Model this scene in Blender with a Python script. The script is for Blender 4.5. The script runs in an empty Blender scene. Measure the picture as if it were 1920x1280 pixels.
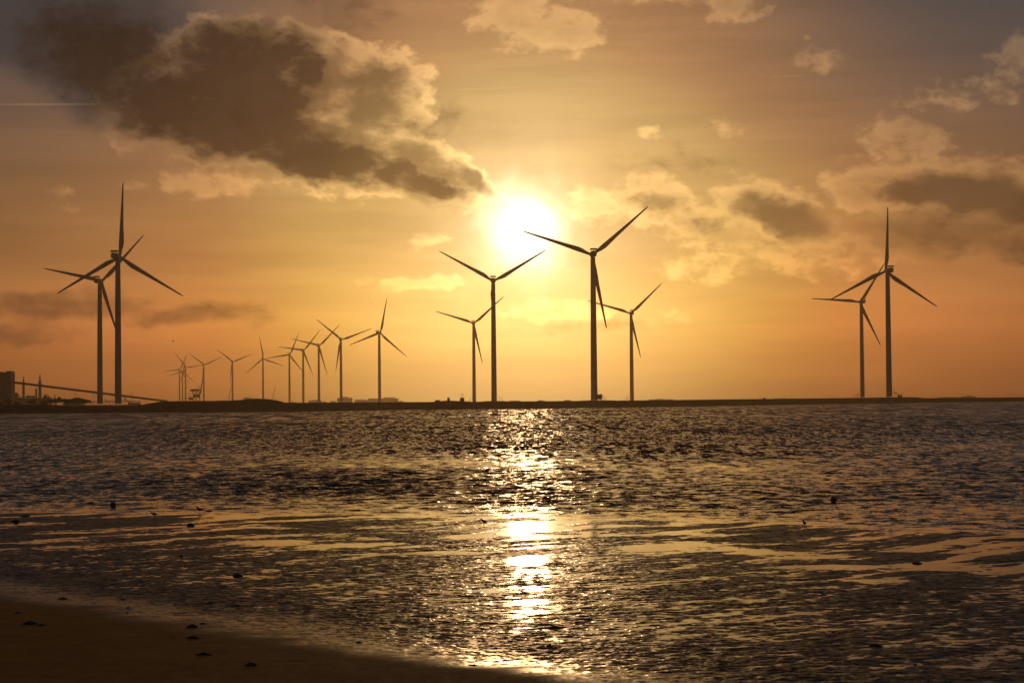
import bpy, bmesh, math, random
import numpy as np
from mathutils import Vector, Matrix
R = math.radians
C = bpy.context.scene
COL = C.collection

# ------------------------------------------------------------------ camera
FPX, CAMH = 3733.3, 4.5
PITCH, ROLL = math.atan2(112.4, FPX), R(0.47)
r0, f0, u0 = Vector((1, 0, 0)), Vector((0, math.cos(PITCH), math.sin(PITCH))), Vector((0, -math.sin(PITCH), math.cos(PITCH)))
cr, cu = r0 * math.cos(ROLL) - u0 * math.sin(ROLL), u0 * math.cos(ROLL) + r0 * math.sin(ROLL)
cam = bpy.data.cameras.new('camera'); cam.lens = 70; cam.sensor_width = 36; cam.clip_start = 0.5; cam.clip_end = 40000
co = bpy.data.objects.new('camera', cam); COL.objects.link(co)
co.matrix_world = Matrix(((cr.x, cu.x, -f0.x, 0), (cr.y, cu.y, -f0.y, 0), (cr.z, cu.z, -f0.z, CAMH), (0, 0, 0, 1)))
C.camera = co
def ray(px, py): return (f0 + cr * ((px - 960) / FPX) + cu * ((640 - py) / FPX))
def at(px, py, Y):                      # the point seen at a spot of the photograph, Y metres out
    d = ray(px, py); return Vector((0, 0, CAMH)) + d * (Y / d.y)
def ground(px, py, z=0.0):              # the point of level z seen there
    d = ray(px, py); return Vector((0, 0, CAMH)) + d * ((z - CAMH) / d.z)
def azel(px, py):
    d = ray(px, py).normalized(); return math.degrees(math.atan2(d.x, d.y)), math.degrees(math.asin(d.z))
def horizon(px): return 752.5 - math.tan(ROLL) * (px - 960)

# ------------------------------------------------------------------ render settings, exposure
C.render.engine = 'CYCLES'
C.view_settings.view_transform = 'Standard'; C.view_settings.look = 'None'
C.view_settings.exposure = -3.78; C.view_settings.gamma = 1
C.cycles.use_denoising = True; C.cycles.filter_width = 1.5; C.cycles.use_adaptive_sampling = False
C.cycles.max_bounces = 6; C.cycles.diffuse_bounces = 2; C.cycles.glossy_bounces = 3; C.cycles.volume_bounces = 0
C.cycles.caustics_reflective = False; C.cycles.caustics_refractive = False
C.cycles.sample_clamp_direct = 260; C.cycles.sample_clamp_indirect = 60

# ------------------------------------------------------------------ node helper
class NT:
    def __init__(s, tree): s.t = tree
    def put(s, sock, v):
        if isinstance(v, bpy.types.NodeSocket): s.t.links.new(v, sock)
        elif isinstance(v, (tuple, list)) and len(v) == 3 and sock.type == 'RGBA': sock.default_value = (*v, 1)
        elif v is not None: sock.default_value = v
    def node(s, kind, ins=None, **props):
        n = s.t.nodes.new(kind)
        for k, v in props.items(): setattr(n, k, v)
        for k, v in (ins or {}).items(): s.put(n.inputs[k], v)
        return n
    def m(s, op, a, b=None, c=None, clamp=False):
        n = s.t.nodes.new('ShaderNodeMath'); n.operation = op; n.use_clamp = clamp
        for i, v in enumerate((a, b, c)): s.put(n.inputs[i], v)
        return n.outputs[0]
    def v(s, op, a, b=None, c=None, out=0):
        n = s.t.nodes.new('ShaderNodeVectorMath'); n.operation = op
        for i, v in enumerate((a, b, c)):
            if v is not None: s.put(n.inputs[i], v)
        return n.outputs[out]
    def scale(s, a, f):
        n = s.t.nodes.new('ShaderNodeVectorMath'); n.operation = 'SCALE'; s.put(n.inputs[0], a); s.put(n.inputs['Scale'], f); return n.outputs[0]
    def ss(s, x, a, b, lo=0.0, hi=1.0):
        n = s.node('ShaderNodeMapRange', {'Value': x, 'From Min': a, 'From Max': b, 'To Min': lo, 'To Max': hi}, interpolation_type='SMOOTHSTEP'); return n.outputs[0]
    def mix(s, f, a, b):
        n = s.t.nodes.new('ShaderNodeMix'); n.data_type = 'RGBA'; n.clamp_factor = True
        s.put(n.inputs[0], f); s.put(n.inputs[6], a); s.put(n.inputs[7], b); return n.outputs[2]
    def noise(s, vec, scale, detail=4, rough=.5, out=0):
        return s.node('ShaderNodeTexNoise', {'Vector': vec, 'Scale': scale, 'Detail': detail, 'Roughness': rough}).outputs[out]

# ------------------------------------------------------------------ sky: Nishita sunset with clouds at fixed bearings
SUN_AZ, SUN_EL = azel(985, 430)
w = bpy.data.worlds.new('World'); C.world = w; w.use_nodes = True
w.node_tree.nodes.clear()
n = NT(w.node_tree)
sky = n.node('ShaderNodeTexSky', sky_type='NISHITA', sun_disc=False, sun_elevation=R(SUN_EL), sun_rotation=R(SUN_AZ),
             dust_density=3.0, air_density=1.0, ozone_density=1.0)
SKY = 0.1
skyn = n.scale(sky.outputs[0], SKY)
dirv = n.node('ShaderNodeTexCoord').outputs['Generated']
sep = n.node('ShaderNodeSeparateXYZ', {0: dirv})
az = n.m('MULTIPLY', n.m('ARCTAN2', sep.outputs[0], sep.outputs[1]), 180 / math.pi)
el = n.m('MULTIPLY', n.m('ARCSINE', sep.outputs[2]), 180 / math.pi)
P = n.node('ShaderNodeCombineXYZ', {0: az, 1: el, 2: 0.0}).outputs[0]
aza = n.m('ABSOLUTE', n.m('SUBTRACT', az, SUN_AZ))
red = n.m('MULTIPLY', n.ss(el, 5.5, .5), n.ss(aza, 3, 12))                     # dustier low air off to the sides
skyc = n.scale(n.v('MULTIPLY', skyn, n.mix(red, (1, 1, 1), (1.0, .78, .98))), n.ss(el, 5.2, .2, 1.06, 2.5))
midg = n.m('MULTIPLY', n.ss(el, 6.0, 1.5), n.m('EXPONENT', n.m('MULTIPLY', n.m('POWER', n.m('DIVIDE', n.m('SUBTRACT', aza, 7.0), 3.5), 2.0), -1.0)))
skyc = n.v('MULTIPLY', skyc, n.mix(midg, (1, 1, 1), (.84, .85, .60)))
sunr = n.v('LENGTH', n.v('SUBTRACT', P, (SUN_AZ, SUN_EL, 0)), out=1)
sunoff = n.v('SUBTRACT', P, (SUN_AZ, SUN_EL, 0))
warp1 = n.v('SUBTRACT', n.noise(P, 0.75, 6, .58, out=1), (.5, .5, .5))
Pw = n.v('MULTIPLY_ADD', warp1, (1.25, 0.95, 0), P)
Pn = n.v('MULTIPLY', P, (0.8, 1.25, 1))
fb = n.noise(Pn, 1.5, 8, .62)
fbm = n.m('SUBTRACT', fb, .5)
DEG = 1 / 65.15
def blobs(lst, src, k=.35):             # smooth union of ellipses: (photo x, photo y, half width, half height in hundredths of frame units, turn, weight)
    acc = None
    for x, y, rx, ry, rot, wt in lst:
        a, e = azel(x, y)
        mp = n.node('ShaderNodeMapping', {'Vector': src, 'Location': (a, e, 0), 'Rotation': (0, 0, R(rot)), 'Scale': (rx * DEG, ry * DEG, 1)}, vector_type='TEXTURE').outputs[0]
        v = n.m('MULTIPLY_ADD', n.v('DOT_PRODUCT', mp, mp, out=1), -wt, wt)
        acc = v if acc is None else n.m('SMOOTH_MAX', acc, v, k)
    return acc
CUMULUS = [(420,150,150,125,0,1),(560,160,170,125,0,1),(700,190,120,112,0,1),(440,235,210,90,-3,1),(620,282,240,84,-9,1),(805,316,130,60,-24,1),(890,342,66,26,-36,1),(300,195,130,95,0,.9)]
CUMULUS_DARK = [(430,165,150,105,0,1.7),(515,190,125,120,0,1.5),(330,195,140,95,0,1.6),(440,245,190,75,-3,1.7),(610,300,190,58,-8,1.7),(780,338,125,38,-18,1.5),(690,140,40,22,-10,.5),(782,245,46,34,-20,.7),(210,115,190,105,-20,1.4),(450,95,150,62,0,1.9),(560,118,76,84,0,1.3)]
LIGHT = [(960,35,95,60,0,1),(1040,55,95,58,0,1),(1100,60,50,36,0,.8),(1370,8,75,42,-10,.9),(1225,-5,70,16,0,.6),(1530,108,64,28,0,.6),(1905,110,60,48,25,.75),(1880,165,36,34,0,.45),
         (1690,258,90,44,0,.9),(1740,270,70,36,0,.6),(1240,378,100,60,-12,1.35),(1115,385,66,40,0,.9),(1330,420,130,60,-12,.9),(1430,395,130,66,-12,1.35),(1640,345,110,64,0,1.25),(1770,365,190,84,0,1.15),(1500,470,230,56,0,.6),(1330,500,120,34,0,.6),
         (390,345,140,32,0,.7),(250,235,55,42,0,.6),(790,528,110,20,0,.8),(805,447,46,18,0,.6),(1040,582,125,28,0,.7),(1275,515,44,20,0,.5),(1370,240,46,16,-18,.5),(1210,248,26,14,0,.45),(100,375,34,20,-20,.35),(1780,180,100,28,0,.35),(1250,600,60,18,0,.3),(640,330,170,46,0,.6)]
BAND = [(1465,408,112,46,-20,1.15),(1235,380,90,28,-15,.6),(1330,430,90,30,-15,.5),(1800,362,190,48,-6,1.3),(1910,385,100,48,0,1.15),(1760,430,200,56,0,.7),(1905,470,52,28,-10,.75),
        (110,575,240,38,0,.8),(370,592,170,30,4,.75),(30,625,130,30,0,.6),(1100,610,150,20,0,.35),(655,5,130,95,30,.5),(835,225,60,50,-50,.45),(1260,300,120,34,0,.3)]
VEIL = [(40,10,340,120,-10,1.2),(190,120,230,105,-25,1)]
f_cum = blobs(CUMULUS, Pw); f_dark = blobs(CUMULUS_DARK, n.v('MULTIPLY_ADD', warp1, (1.0, .8, 0), P), .5); f_light = blobs(LIGHT, Pw, .2); f_band = blobs(BAND, Pw, .25); f_veil = blobs(VEIL, Pw)
c_cum = n.ss(n.m('MULTIPLY_ADD', fbm, 1.6, f_cum), -.04, .34)
c_cum = n.m('MULTIPLY', c_cum, n.ss(az, -13.0, -9.2))                       # the left end melts into the grey veil
d_cum = n.ss(n.m('MULTIPLY_ADD', fbm, 2.4, f_dark), -.35, 1.35)
t_light = n.m('MULTIPLY_ADD', fbm, 2.9, f_light); c_light = n.ss(t_light, -.02, .82)
d_band = n.ss(n.m('MULTIPLY_ADD', fbm, 1.5, f_band), .0, 1.0)
d_veil = n.ss(n.m('MULTIPLY_ADD', fbm, 1.0, f_veil), -.5, .7)
# streaks of thin high cloud
st = n.noise(n.v('MULTIPLY', P, (.11, 1.1, 1)), 1.0, 6, .6)
streak = n.m('MULTIPLY_ADD', n.ss(st, .3, .7), .22, .89)
# the bright aureole of thin cloud round the sun
def gauss(r, s, p=2.0): return n.m('EXPONENT', n.m('MULTIPLY', n.m('POWER', n.m('DIVIDE', r, s), p), -1.0))
sunw = n.v('LENGTH', n.v('SUBTRACT', n.v('MULTIPLY_ADD', warp1, (1.5, 1.3, 0), P), (SUN_AZ, SUN_EL, 0)), out=1)
glow = n.v('ADD', n.scale((16, 15, 12), gauss(sunw, .95)), n.v('ADD', n.scale((7.8, 6.2, 3.6), gauss(sunw, 1.8, 1.3)), n.v('ADD', n.scale((1.1, .78, .34), gauss(sunr, 5.0)), n.scale((4.4, 3.5, 1.5), n.m('MULTIPLY', gauss(aza, 4.8), n.ss(el, 5.5, .5))))))
# browner, then grey, upper air away from the sun
tint = n.mix(n.ss(n.m('ADD', sunr, n.ss(el, 6, 10, 0, 2.5)), 5.5, 10.0), (1, 1, 1), (.93, .72, .79))
grey = n.m('MULTIPLY', n.ss(el, 4.5, 12.0), n.ss(aza, 2.5, 13.0))
clear = n.mix(n.m('MULTIPLY', grey, .9), n.v('MULTIPLY', n.scale(skyc, streak), tint), (.575, .59, .63))
back = n.ss(aza, 60, 120)
clear = n.v('MULTIPLY', clear, n.mix(n.ss(el, 10, 24), (1, 1, 1), (.92, .76, .62)))
clear = n.mix(back, clear, skyc)
base = n.v('ADD', clear, glow)
thk = n.m('MULTIPLY_ADD', fbm, 1.6, f_cum)                                     # thicker cloud lets less light through
lit = n.v('ADD', n.scale(base, n.m('MULTIPLY_ADD', fb, 1.25, .56)), n.v('ADD', (.70, .32, .08), n.scale((2.2, 1.6, .65), gauss(sunr, 6.5))))
thick = n.v('ADD', n.v('MULTIPLY', skyc, (.085, .065, .07)), n.v('ADD', (.07, .05, .055), n.scale((1.6, .85, .22), gauss(sunr, 4.0))))
thick = n.scale(thick, n.m('MULTIPLY_ADD', n.noise(n.v('ADD', Pw, (7.3, 2.1, 0)), .42, 5, .6), 1.7, .17))
col = n.mix(n.m('MULTIPLY', c_light, .85), base, n.mix(n.ss(t_light, .6, 1.6, 0, .34), n.v('ADD', lit, (.55, .34, .10)), thick))
col = n.mix(n.m('MULTIPLY', d_band, .78), col, n.v('ADD', n.scale(thick, 1.2), n.scale(base, .12)))
col = n.mix(n.m('MULTIPLY', d_veil, .85), col, (.43, .37, .37))
col = n.mix(c_cum, col, lit)
col = n.mix(n.m('MAXIMUM', n.m('MULTIPLY', d_cum, .93), n.m('MULTIPLY', c_cum, n.ss(thk, .10, 1.05, 0, .78))), col, thick)
rim = n.m('MULTIPLY', n.m('MULTIPLY', c_cum, n.m('SUBTRACT', 1.0, n.ss(thk, .15, .75))), gauss(sunr, 9.0))
col = n.v('ADD', col, n.scale((1.9, 1.15, .40), rim))
# two old condensation trails
for x, y, rx, ry, rot, g in ((90,196,125,3.2,1.5,.35),(925,166,125,2.2,2.0,.30),(1480,143,60,2.4,1,.22)):
    col = n.v('ADD', col, n.scale((1.6, 1.1, .6), n.m('MULTIPLY', n.ss(blobs([(x, y, rx, ry, rot, 1)], P), 0, 1), g)))
bg = n.node('ShaderNodeBackground', {'Color': col, 'Strength': 1.5})
n.t.links.new(bg.outputs[0], n.node('ShaderNodeOutputWorld').inputs[0])
w.cycles.sampling_method = 'MANUAL'; w.cycles.sample_map_resolution = 2048

sun = bpy.data.lights.new('sun', 'SUN'); sun.energy = 2.0; sun.angle = R(0.95); sun.color = (1, .57, .24)
so = bpy.data.objects.new('sun', sun); COL.objects.link(so)
so.rotation_euler = (Vector((math.sin(R(SUN_AZ)) * math.cos(R(SUN_EL)), math.cos(R(SUN_AZ)) * math.cos(R(SUN_EL)), math.sin(R(SUN_EL))))).to_track_quat('Z', 'Y').to_euler()

# ------------------------------------------------------------------ materials
MATS = {}
def mat(name, color, rough=.6, var=.15, scale=3.0, spec=.5, metal=0.0, bump=0.0):
    if name in MATS: return MATS[name]
    m = bpy.data.materials.new(name); m.use_nodes = True; t = NT(m.node_tree)
    b = m.node_tree.nodes['Principled BSDF']
    pos = t.node('ShaderNodeNewGeometry').outputs['Position']
    k = t.noise(pos, scale, 5, .6)
    t.put(b.inputs['Base Color'], t.mix(t.ss(k, .25, .75), tuple(c * (1 - var) for c in color), tuple(c * (1 + var) for c in color)))
    b.inputs['Roughness'].default_value = rough; b.inputs['Metallic'].default_value = metal; b.inputs['Specular IOR Level'].default_value = spec
    if bump:
        bn = t.node('ShaderNodeBump', {'Height': k, 'Strength': bump, 'Distance': .02}); t.put(b.inputs['Normal'], bn.outputs[0])
    MATS[name] = m; return m
M_WHITE = mat('turbine_paint', (.50, .47, .43), .45, .06, .2)
M_GREY = mat('galvanised_steel', (.28, .28, .28), .55, .2, .6)
M_DARK = mat('dark_steel', (.10, .095, .09), .6, .25, .5)
M_CONC = mat('concrete', (.30, .28, .25), .9, .2, .4)
M_CLAD = mat('metal_cladding', (.24, .25, .26), .6, .15, .15)
M_BRICK = mat('facade', (.36, .32, .28), .85, .15, .2)
M_GLASS = mat('window_glass', (.05, .05, .055), .15, .1, .5)
M_RED = mat('buoy_orange', (.48, .09, .03), .4, .2, 9)
M_WEED = mat('seaweed', (.018, .015, .008), .45, .5, 14)
M_FEATHER = mat('feathers_grey', (.10, .085, .07), .8, .4, 40)
M_WING = mat('feathers_dark', (.05, .042, .036), .8, .3, 40)
M_BEAK = mat('bird_legs', (.12, .05, .02), .6, .2, 30)
M_LEAF = mat('leaves', (.045, .055, .02), .8, .4, .6)
M_BARK = mat('bark', (.06, .045, .03), .9, .3, 2)
M_ROCK = mat('wet_stone', (.06, .05, .04), .4, .4, 6)

# ------------------------------------------------------------------ mesh helpers
class MB:
    def __init__(s): s.v, s.f, s.sm = [], [], []
    def add(s, vs, fs, smooth=False):
        o = len(s.v); s.v += [tuple(p) for p in vs]
        for f in fs: s.f.append(tuple(i + o for i in f)); s.sm.append(smooth)
        return s
    def box(s, c, d, rz=0.0, ch=0.0):
        x, y, z = d[0] / 2, d[1] / 2, d[2] / 2
        if ch:                          # chamfered upright edges and top
            q = [(x - ch, -y), (x, -y + ch), (x, y - ch), (x - ch, y), (-x + ch, y), (-x, y - ch), (-x, -y + ch), (-x + ch, -y)]
            k = 1 - ch / max(x, y)
            vs = [(a, b, -z) for a, b in q] + [(a, b, z - ch) for a, b in q] + [(a * k, b * k, z) for a, b in q]
            fs = [tuple(range(7, -1, -1)), tuple(range(16, 24))]
            for r in (0, 8): fs += [(r + i, r + (i + 1) % 8, r + 8 + (i + 1) % 8, r + 8 + i) for i in range(8)]
        else:
            vs = [(-x, -y, -z), (x, -y, -z), (x, y, -z), (-x, y, -z), (-x, -y, z), (x, -y, z), (x, y, z), (-x, y, z)]
            fs = [(0, 3, 2, 1), (4, 5, 6, 7), (0, 1, 5, 4), (1, 2, 6, 5), (2, 3, 7, 6), (3, 0, 4, 7)]
        ca, sa = math.cos(rz), math.sin(rz)
        return s.add([(c[0] + a * ca - b * sa, c[1] + a * sa + b * ca, c[2] + h) for a, b, h in vs], fs)
    def tube(s, p, q, r1, r2=None, k=8, cap=True):
        p, q = Vector(p), Vector(q); r2 = r1 if r2 is None else r2
        d = (q - p).normalized(); a = d.orthogonal().normalized(); b = d.cross(a)
        vs = [p + (a * math.cos(6.2832 * i / k) + b * math.sin(6.2832 * i / k)) * r1 for i in range(k)] + [q + (a * math.cos(6.2832 * i / k) + b * math.sin(6.2832 * i / k)) * r2 for i in range(k)]
        fs = [(i, (i + 1) % k, k + (i + 1) % k, k + i) for i in range(k)]
        s.add(vs, fs, True)
        if cap: s.add(vs, [tuple(range(k - 1, -1, -1)), tuple(range(k, 2 * k))])
        return s
    def loft(s, rings, smooth=True, cap=True):
        k = len(rings[0]); vs = [p for r in rings for p in r]; fs = []
        for j in range(len(rings) - 1): fs += [(j * k + i, j * k + (i + 1) % k, (j + 1) * k + (i + 1) % k, (j + 1) * k + i) for i in range(k)]
        s.add(vs, fs, smooth)
        if cap: s.add(rings[0], [tuple(range(k - 1, -1, -1))], smooth); s.add(rings[-1], [tuple(range(k))], smooth)
        return s
    def lathe(s, prof, c=(0, 0, 0), k=20):
        return s.loft([[(c[0] + r * math.cos(6.2832 * i / k), c[1] + r * math.sin(6.2832 * i / k), c[2] + z) for i in range(k)] for r, z in prof])
    def truss(s, p, q, wd, n_, r):       # four-chord lattice member
        p, q = Vector(p), Vector(q); d = (q - p).normalized(); a = d.cross(Vector((0, 1, 0))).normalized(); b = d.cross(a)
        cs = [(a * i + b * j) * wd / 2 for i, j in ((-1, -1), (1, -1), (1, 1), (-1, 1))]
        for c in cs: s.tube(p + c, q + c * .5, r, r, 4)
        for t in range(n_):
            k0, k1 = t / n_, (t + 1) / n_
            for e in range(4):
                c0, c1 = cs[e], cs[(e + 1) % 4]
                s.tube(p.lerp(q, k0) + c0 * (1 - .5 * k0), p.lerp(q, k1) + c1 * (1 - .5 * k1), r * .7, r * .7, 3, False)
        return s
    def build(s, name, m, parent=None):
        me = bpy.data.meshes.new(name); me.from_pydata(s.v, [], s.f); me.polygons.foreach_set('use_smooth', s.sm); me.materials.append(m); me.update()
        o = bpy.data.objects.new(name, me); COL.objects.link(o)
        if parent is not None: o.parent = parent
        return o
def tag(o, label=None, cat=None, group=None, kind=None):
    for k, v in (('label', label), ('category', cat), ('group', group), ('kind', kind)):
        if v: o[k] = v
    return o
def empty(name, loc, label, cat, group=None, rz=0.0):
    o = bpy.data.objects.new(name, None); COL.objects.link(o); o.location = loc; o.rotation_euler = (0, 0, rz)
    return tag(o, label, cat, group)
def big_mesh(name, co_, nr, nc, m, attrs=None):
    me = bpy.data.meshes.new(name); me.vertices.add(nr * nc); me.vertices.foreach_set('co', co_.astype(np.float32).ravel())
    i = (np.arange(nr - 1)[:, None] * nc + np.arange(nc - 1)[None]).ravel()
    q = np.stack([i, i + 1, i + 1 + nc, i + nc], 1).astype(np.int32)
    me.loops.add(q.size); me.loops.foreach_set('vertex_index', q.ravel()); me.polygons.add(len(q))
    me.polygons.foreach_set('loop_start', np.arange(0, q.size, 4, dtype=np.int32)); me.polygons.foreach_set('use_smooth', np.ones(len(q), bool))
    me.update(calc_edges=True)
    for k, a in (attrs or {}).items():
        me.attributes.new(k, 'FLOAT', 'POINT').data.foreach_set('value', a.astype(np.float32).ravel())
    me.materials.append(m); o = bpy.data.objects.new(name, me); COL.objects.link(o); return o
def gnoise(x, y, seed=0):
    xi, yi = np.floor(x), np.floor(y); fx, fy = x - xi, y - yi
    xi, yi = xi.astype(np.int64), yi.astype(np.int64)
    def g(ix, iy, dx, dy):
        h = (ix * 374761393 + iy * 668265263 + seed * 974634777) & 0xffffffff
        h = ((h ^ (h >> 13)) * 1274126177) & 0xffffffff; h ^= h >> 16
        a = (h & 0xffff) * (2 * math.pi / 65536); return np.cos(a) * dx + np.sin(a) * dy
    u, v = fx * fx * fx * (fx * (fx * 6 - 15) + 10), fy * fy * fy * (fy * (fy * 6 - 15) + 10)
    a = g(xi, yi, fx, fy) * (1 - u) + g(xi + 1, yi, fx - 1, fy) * u
    b = g(xi, yi + 1, fx, fy - 1) * (1 - u) + g(xi + 1, yi + 1, fx - 1, fy - 1) * u
    return (a * (1 - v) + b * v) * 1.4
def fbm2(x, y, oct_, seed=0, gain=.5):
    s, a = 0, 1
    for i in range(oct_): s = s + a * gnoise(x * 2 ** i + 17.3 * i, y * 2 ** i - 9.1 * i, seed + i); a *= gain
    return s
def sstep(x, a, b): t = np.clip((x - a) / (b - a), 0, 1); return t * t * (3 - 2 * t)
def fan_cols(inner, step, outer):        # bearings, fine ahead and coarse to the sides (radians)
    return np.radians(np.concatenate([np.linspace(-outer, -inner, 24)[:-1], np.arange(-inner, inner, step), np.linspace(inner, outer, 24)]))

# ------------------------------------------------------------------ far bank
WX = np.array([-3000, 0, 330, 560, 780, 1000, 1060, 1300, 1400, 1665, 1920, 5000.])
WD = 3733.3 * CAMH / np.array([16, 15.0, 15.5, 15.7, 14, 13.8, 13.3, 12.3, 11.1, 9.3, 7.7, 6.0])
SX = np.array([-3000, 0, 60, 110, 135, 230, 262, 275, 300, 330, 400, 450, 470, 480, 500, 520, 533, 560, 800, 817, 826, 836, 850, 866, 882, 900, 912, 940, 955, 1080, 1100, 1135, 1160, 1250, 1400, 1640, 1665, 1715, 1732, 1920, 5000.])
SY = np.array([0, 2.2, 1.5, .3, -2.2, -2.4, -2.0, 1.5, 5.2, 6.0, 5.8, 7.0, 9.0, 9.6, 8.4, 5.8, 1.5, 1, .5, .5, 2.1, 2.8, 2.5, 1.2, .2, .3, 1.2, 1.2, .2, .2, 1.0, 1.0, .2, .3, 1.0, 1.7, 2.2, 2.0, .1, .2, 0.])
def shore_far(px): return np.interp(px, WX, WD)
def px_of(a): return 960 + FPX * np.tan(a)
a_ = fan_cols(16.5, .03, 60)
pxa = px_of(a_)
Dv = shore_far(pxa); cr_px = np.interp(pxa, SX, SY)
jit = fbm2(pxa / 9, pxa * 0, 4, 3) * np.where((pxa > 262) & (pxa < 540), .55, np.where((pxa > 815) & (pxa < 885), .35, .16))
zc = CAMH + (cr_px + jit) * (Dv + 18) / FPX
prof = [(-40, -2.0, 0), (-6, -.6, 0), (0, 0, 0), (3, .35, 0), (7, .12, 1), (12, .55, 1), (18, 1.0, 1), (24, .97, 1), (34, .0, 2), (60, 0, 2), (130, 0, 2), (300, 0, 3), (700, 0, 3), (1500, 0, 3), (3000, 0, 3), (5200, 0, 3), (7300, 0, 3)]
rows = []
for off, z, kd in prof:
    d = Dv + off if off < 3000 else Dv * 0 + 1200 + off
    if kd == 0: zz = Dv * 0 + z
    elif kd == 1: zz = np.maximum(z * zc + (.25 if z < .9 else 0) * fbm2(pxa / 14, pxa * 0 + off, 4, 9), .2)
    elif kd == 2: zz = np.minimum(zc, 4.3) if off > 40 else np.minimum(zc, 4.35) * .4 + zc * .6
    else: zz = Dv * 0 + 4.28
    rows.append(np.stack([d * np.tan(a_), d, zz], 1))
m_land = bpy.data.materials.new('grassy_bank'); m_land.use_nodes = True; t = NT(m_land.node_tree); b = m_land.node_tree.nodes['Principled BSDF']
pos = t.node('ShaderNodeNewGeometry').outputs['Position']
k1 = t.noise(t.v('MULTIPLY', pos, (.06, .06, .5)), 1, 6, .65); k2 = t.noise(pos, .9, 4, .6)
c = t.mix(t.ss(k1, .35, .65), (.030, .032, .012), (.075, .062, .030))
c = t.mix(t.ss(k2, .3, .7), c, t.mix(.5, c, (.11, .09, .055)))
hz = t.node('ShaderNodeSeparateXYZ', {0: pos}).outputs[2]
t.put(b.inputs['Base Color'], t.mix(t.ss(hz, .2, .9), (.09, .08, .065), c)); b.inputs['Roughness'].default_value = .95; b.inputs['Specular IOR Level'].default_value = .1
land = big_mesh('far_bank', np.concatenate(rows), len(rows), len(a_), m_land); tag(land, kind='structure')

# ------------------------------------------------------------------ near shore: mudflat with pools, sand above
# sea edge as seen: photo x -> photo y; sand edge likewise
EX = np.array([-4000, -400, 0, 300, 640, 960, 1200, 1500, 1920, 2600, 6000.]); EY = np.array([963, 963, 963, 962, 967, 971, 976, 985, 1004, 1030, 1060.])
def shore_near(px): return CAMH * FPX / (np.interp(px, EX, EY) - horizon(px))
def sand_s(x, y):                        # signed distance (m) from the sand edge, positive on the sand
    return (-(x - .34) * .770 - (y - 31.8) * .638) + .6 * fbm2(x / 5, y / 5, 3, 21) - .012 * np.clip(x + 4, -30, 0) ** 2 * .4
mcol = fan_cols(16.0, .0262, 75)
mr = 1 / np.linspace(1 / 9.0, 1 / 24.0, 60); mr = np.concatenate([mr[:-1], 1 / np.linspace(1 / 24.0, 1 / 96.0, 1350)])
A2, Rr = np.meshgrid(mcol, mr); X = Rr * np.tan(A2); X = np.clip(X, -400, 400); Y = Rr
PXm = px_of(A2); sd = shore_near(np.clip(PXm, -4000, 6000)) - Y      # metres inside the sea edge
s_ = sand_s(X, Y)
ca, sa = math.cos(R(38)), math.sin(R(38))
U, V = X * ca + Y * sa, -X * sa + Y * ca
wob = fbm2(X / 7, Y / 7, 2, 51)
pools = fbm2(U / 7.5 + wob * .5, V / 1.9 + wob * .9, 5, 5, .6)
mid = fbm2(U / 1.3, V / .62, 4, 31, .62)
fine = fbm2(X / .34, Y / .30, 3, 41, .6)
z_pool = .003 + .030 * pools + .010 * mid + .0085 * fine
z_flat = .0070 + .009 * pools + .0125 * mid + .0145 * fine
def hollow(px, py, rx, ry, dp):          # a shallow scour pool seen at that spot of the photograph
    g = ground(px, py, 0); sx = rx * g.y / FPX; sy = (CAMH / (CAMH / g.y - ry / FPX) - g.y); return dp * np.exp(-(((X - g.x) / sx) ** 2 + ((Y - g.y) / sy) ** 2) ** 1.5)
dips = sum(hollow(*h_) for h_ in ((985, 984, 130, 24, .010), (988, 990, 48, 12, .045), (990, 1050, 32, 9, .045), (1000, 1070, 30, 4, .03), (700, 1022, 90, 4.5, .025), (830, 1036, 60, 3.5, .025), (520, 1018, 60, 4, .03), (430, 968, 60, 6, .03), (1225, 1024, 60, 4, .025), (1300, 1000, 60, 5, .02), (1430, 1035, 60, 5, .03), (1590, 1045, 90, 4, .022), (1760, 1030, 100, 8, .03), (1850, 1018, 80, 6, .03), (1540, 1062, 90, 4, .03), (1640, 1088, 60, 4, .03), (1765, 1060, 60, 9, .025), (60, 982, 70, 5, .03), (880, 1005, 80, 4, .03), (1110, 998, 60, 4, .025)))
dips = dips * np.clip(1 + 1.4 * mid, .1, 2)
kz = sstep(sd, 6, 26)
z = (z_pool + .006) * (1 - kz) + z_flat * kz - dips
z -= sstep(-sd, -1.5, 6) * .09
ks = sstep(s_, -2.6, .4)
z = z * (1 - ks) + (.016 + .0022 * mid + .0012 * fine) * ks + np.maximum(s_ + 3, 0) * .022 + sstep(s_, -7, -2) * .012
wetv = 1 - sstep(s_ + .5 * fbm2(U / 3, V / .7, 3, 61), -.9, .6)
m_mud = bpy.data.materials.new('wet_mud_and_sand'); m_mud.use_nodes = True; t = NT(m_mud.node_tree); b = m_mud.node_tree.nodes['Principled BSDF']
pos = t.node('ShaderNodeNewGeometry').outputs['Position']
wet = t.node('ShaderNodeAttribute', attribute_name='wet').outputs['Fac']
k1 = t.noise(t.v('MULTIPLY', pos, (.5, .8, 1)), 1, 7, .65)
cs = t.mix(t.ss(k1, .3, .7), (.36, .168, .042), (.47, .222, .060)); cm = t.mix(t.ss(k1, .35, .65), (.016, .011, .006), (.032, .023, .014))
film = t.node('ShaderNodeAttribute', attribute_name='film').outputs['Fac']; edge = t.ss(t.node('ShaderNodeSeparateXYZ', {0: pos}).outputs[2], .008, .0)      # mud still filmed with water beside the pools
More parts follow.
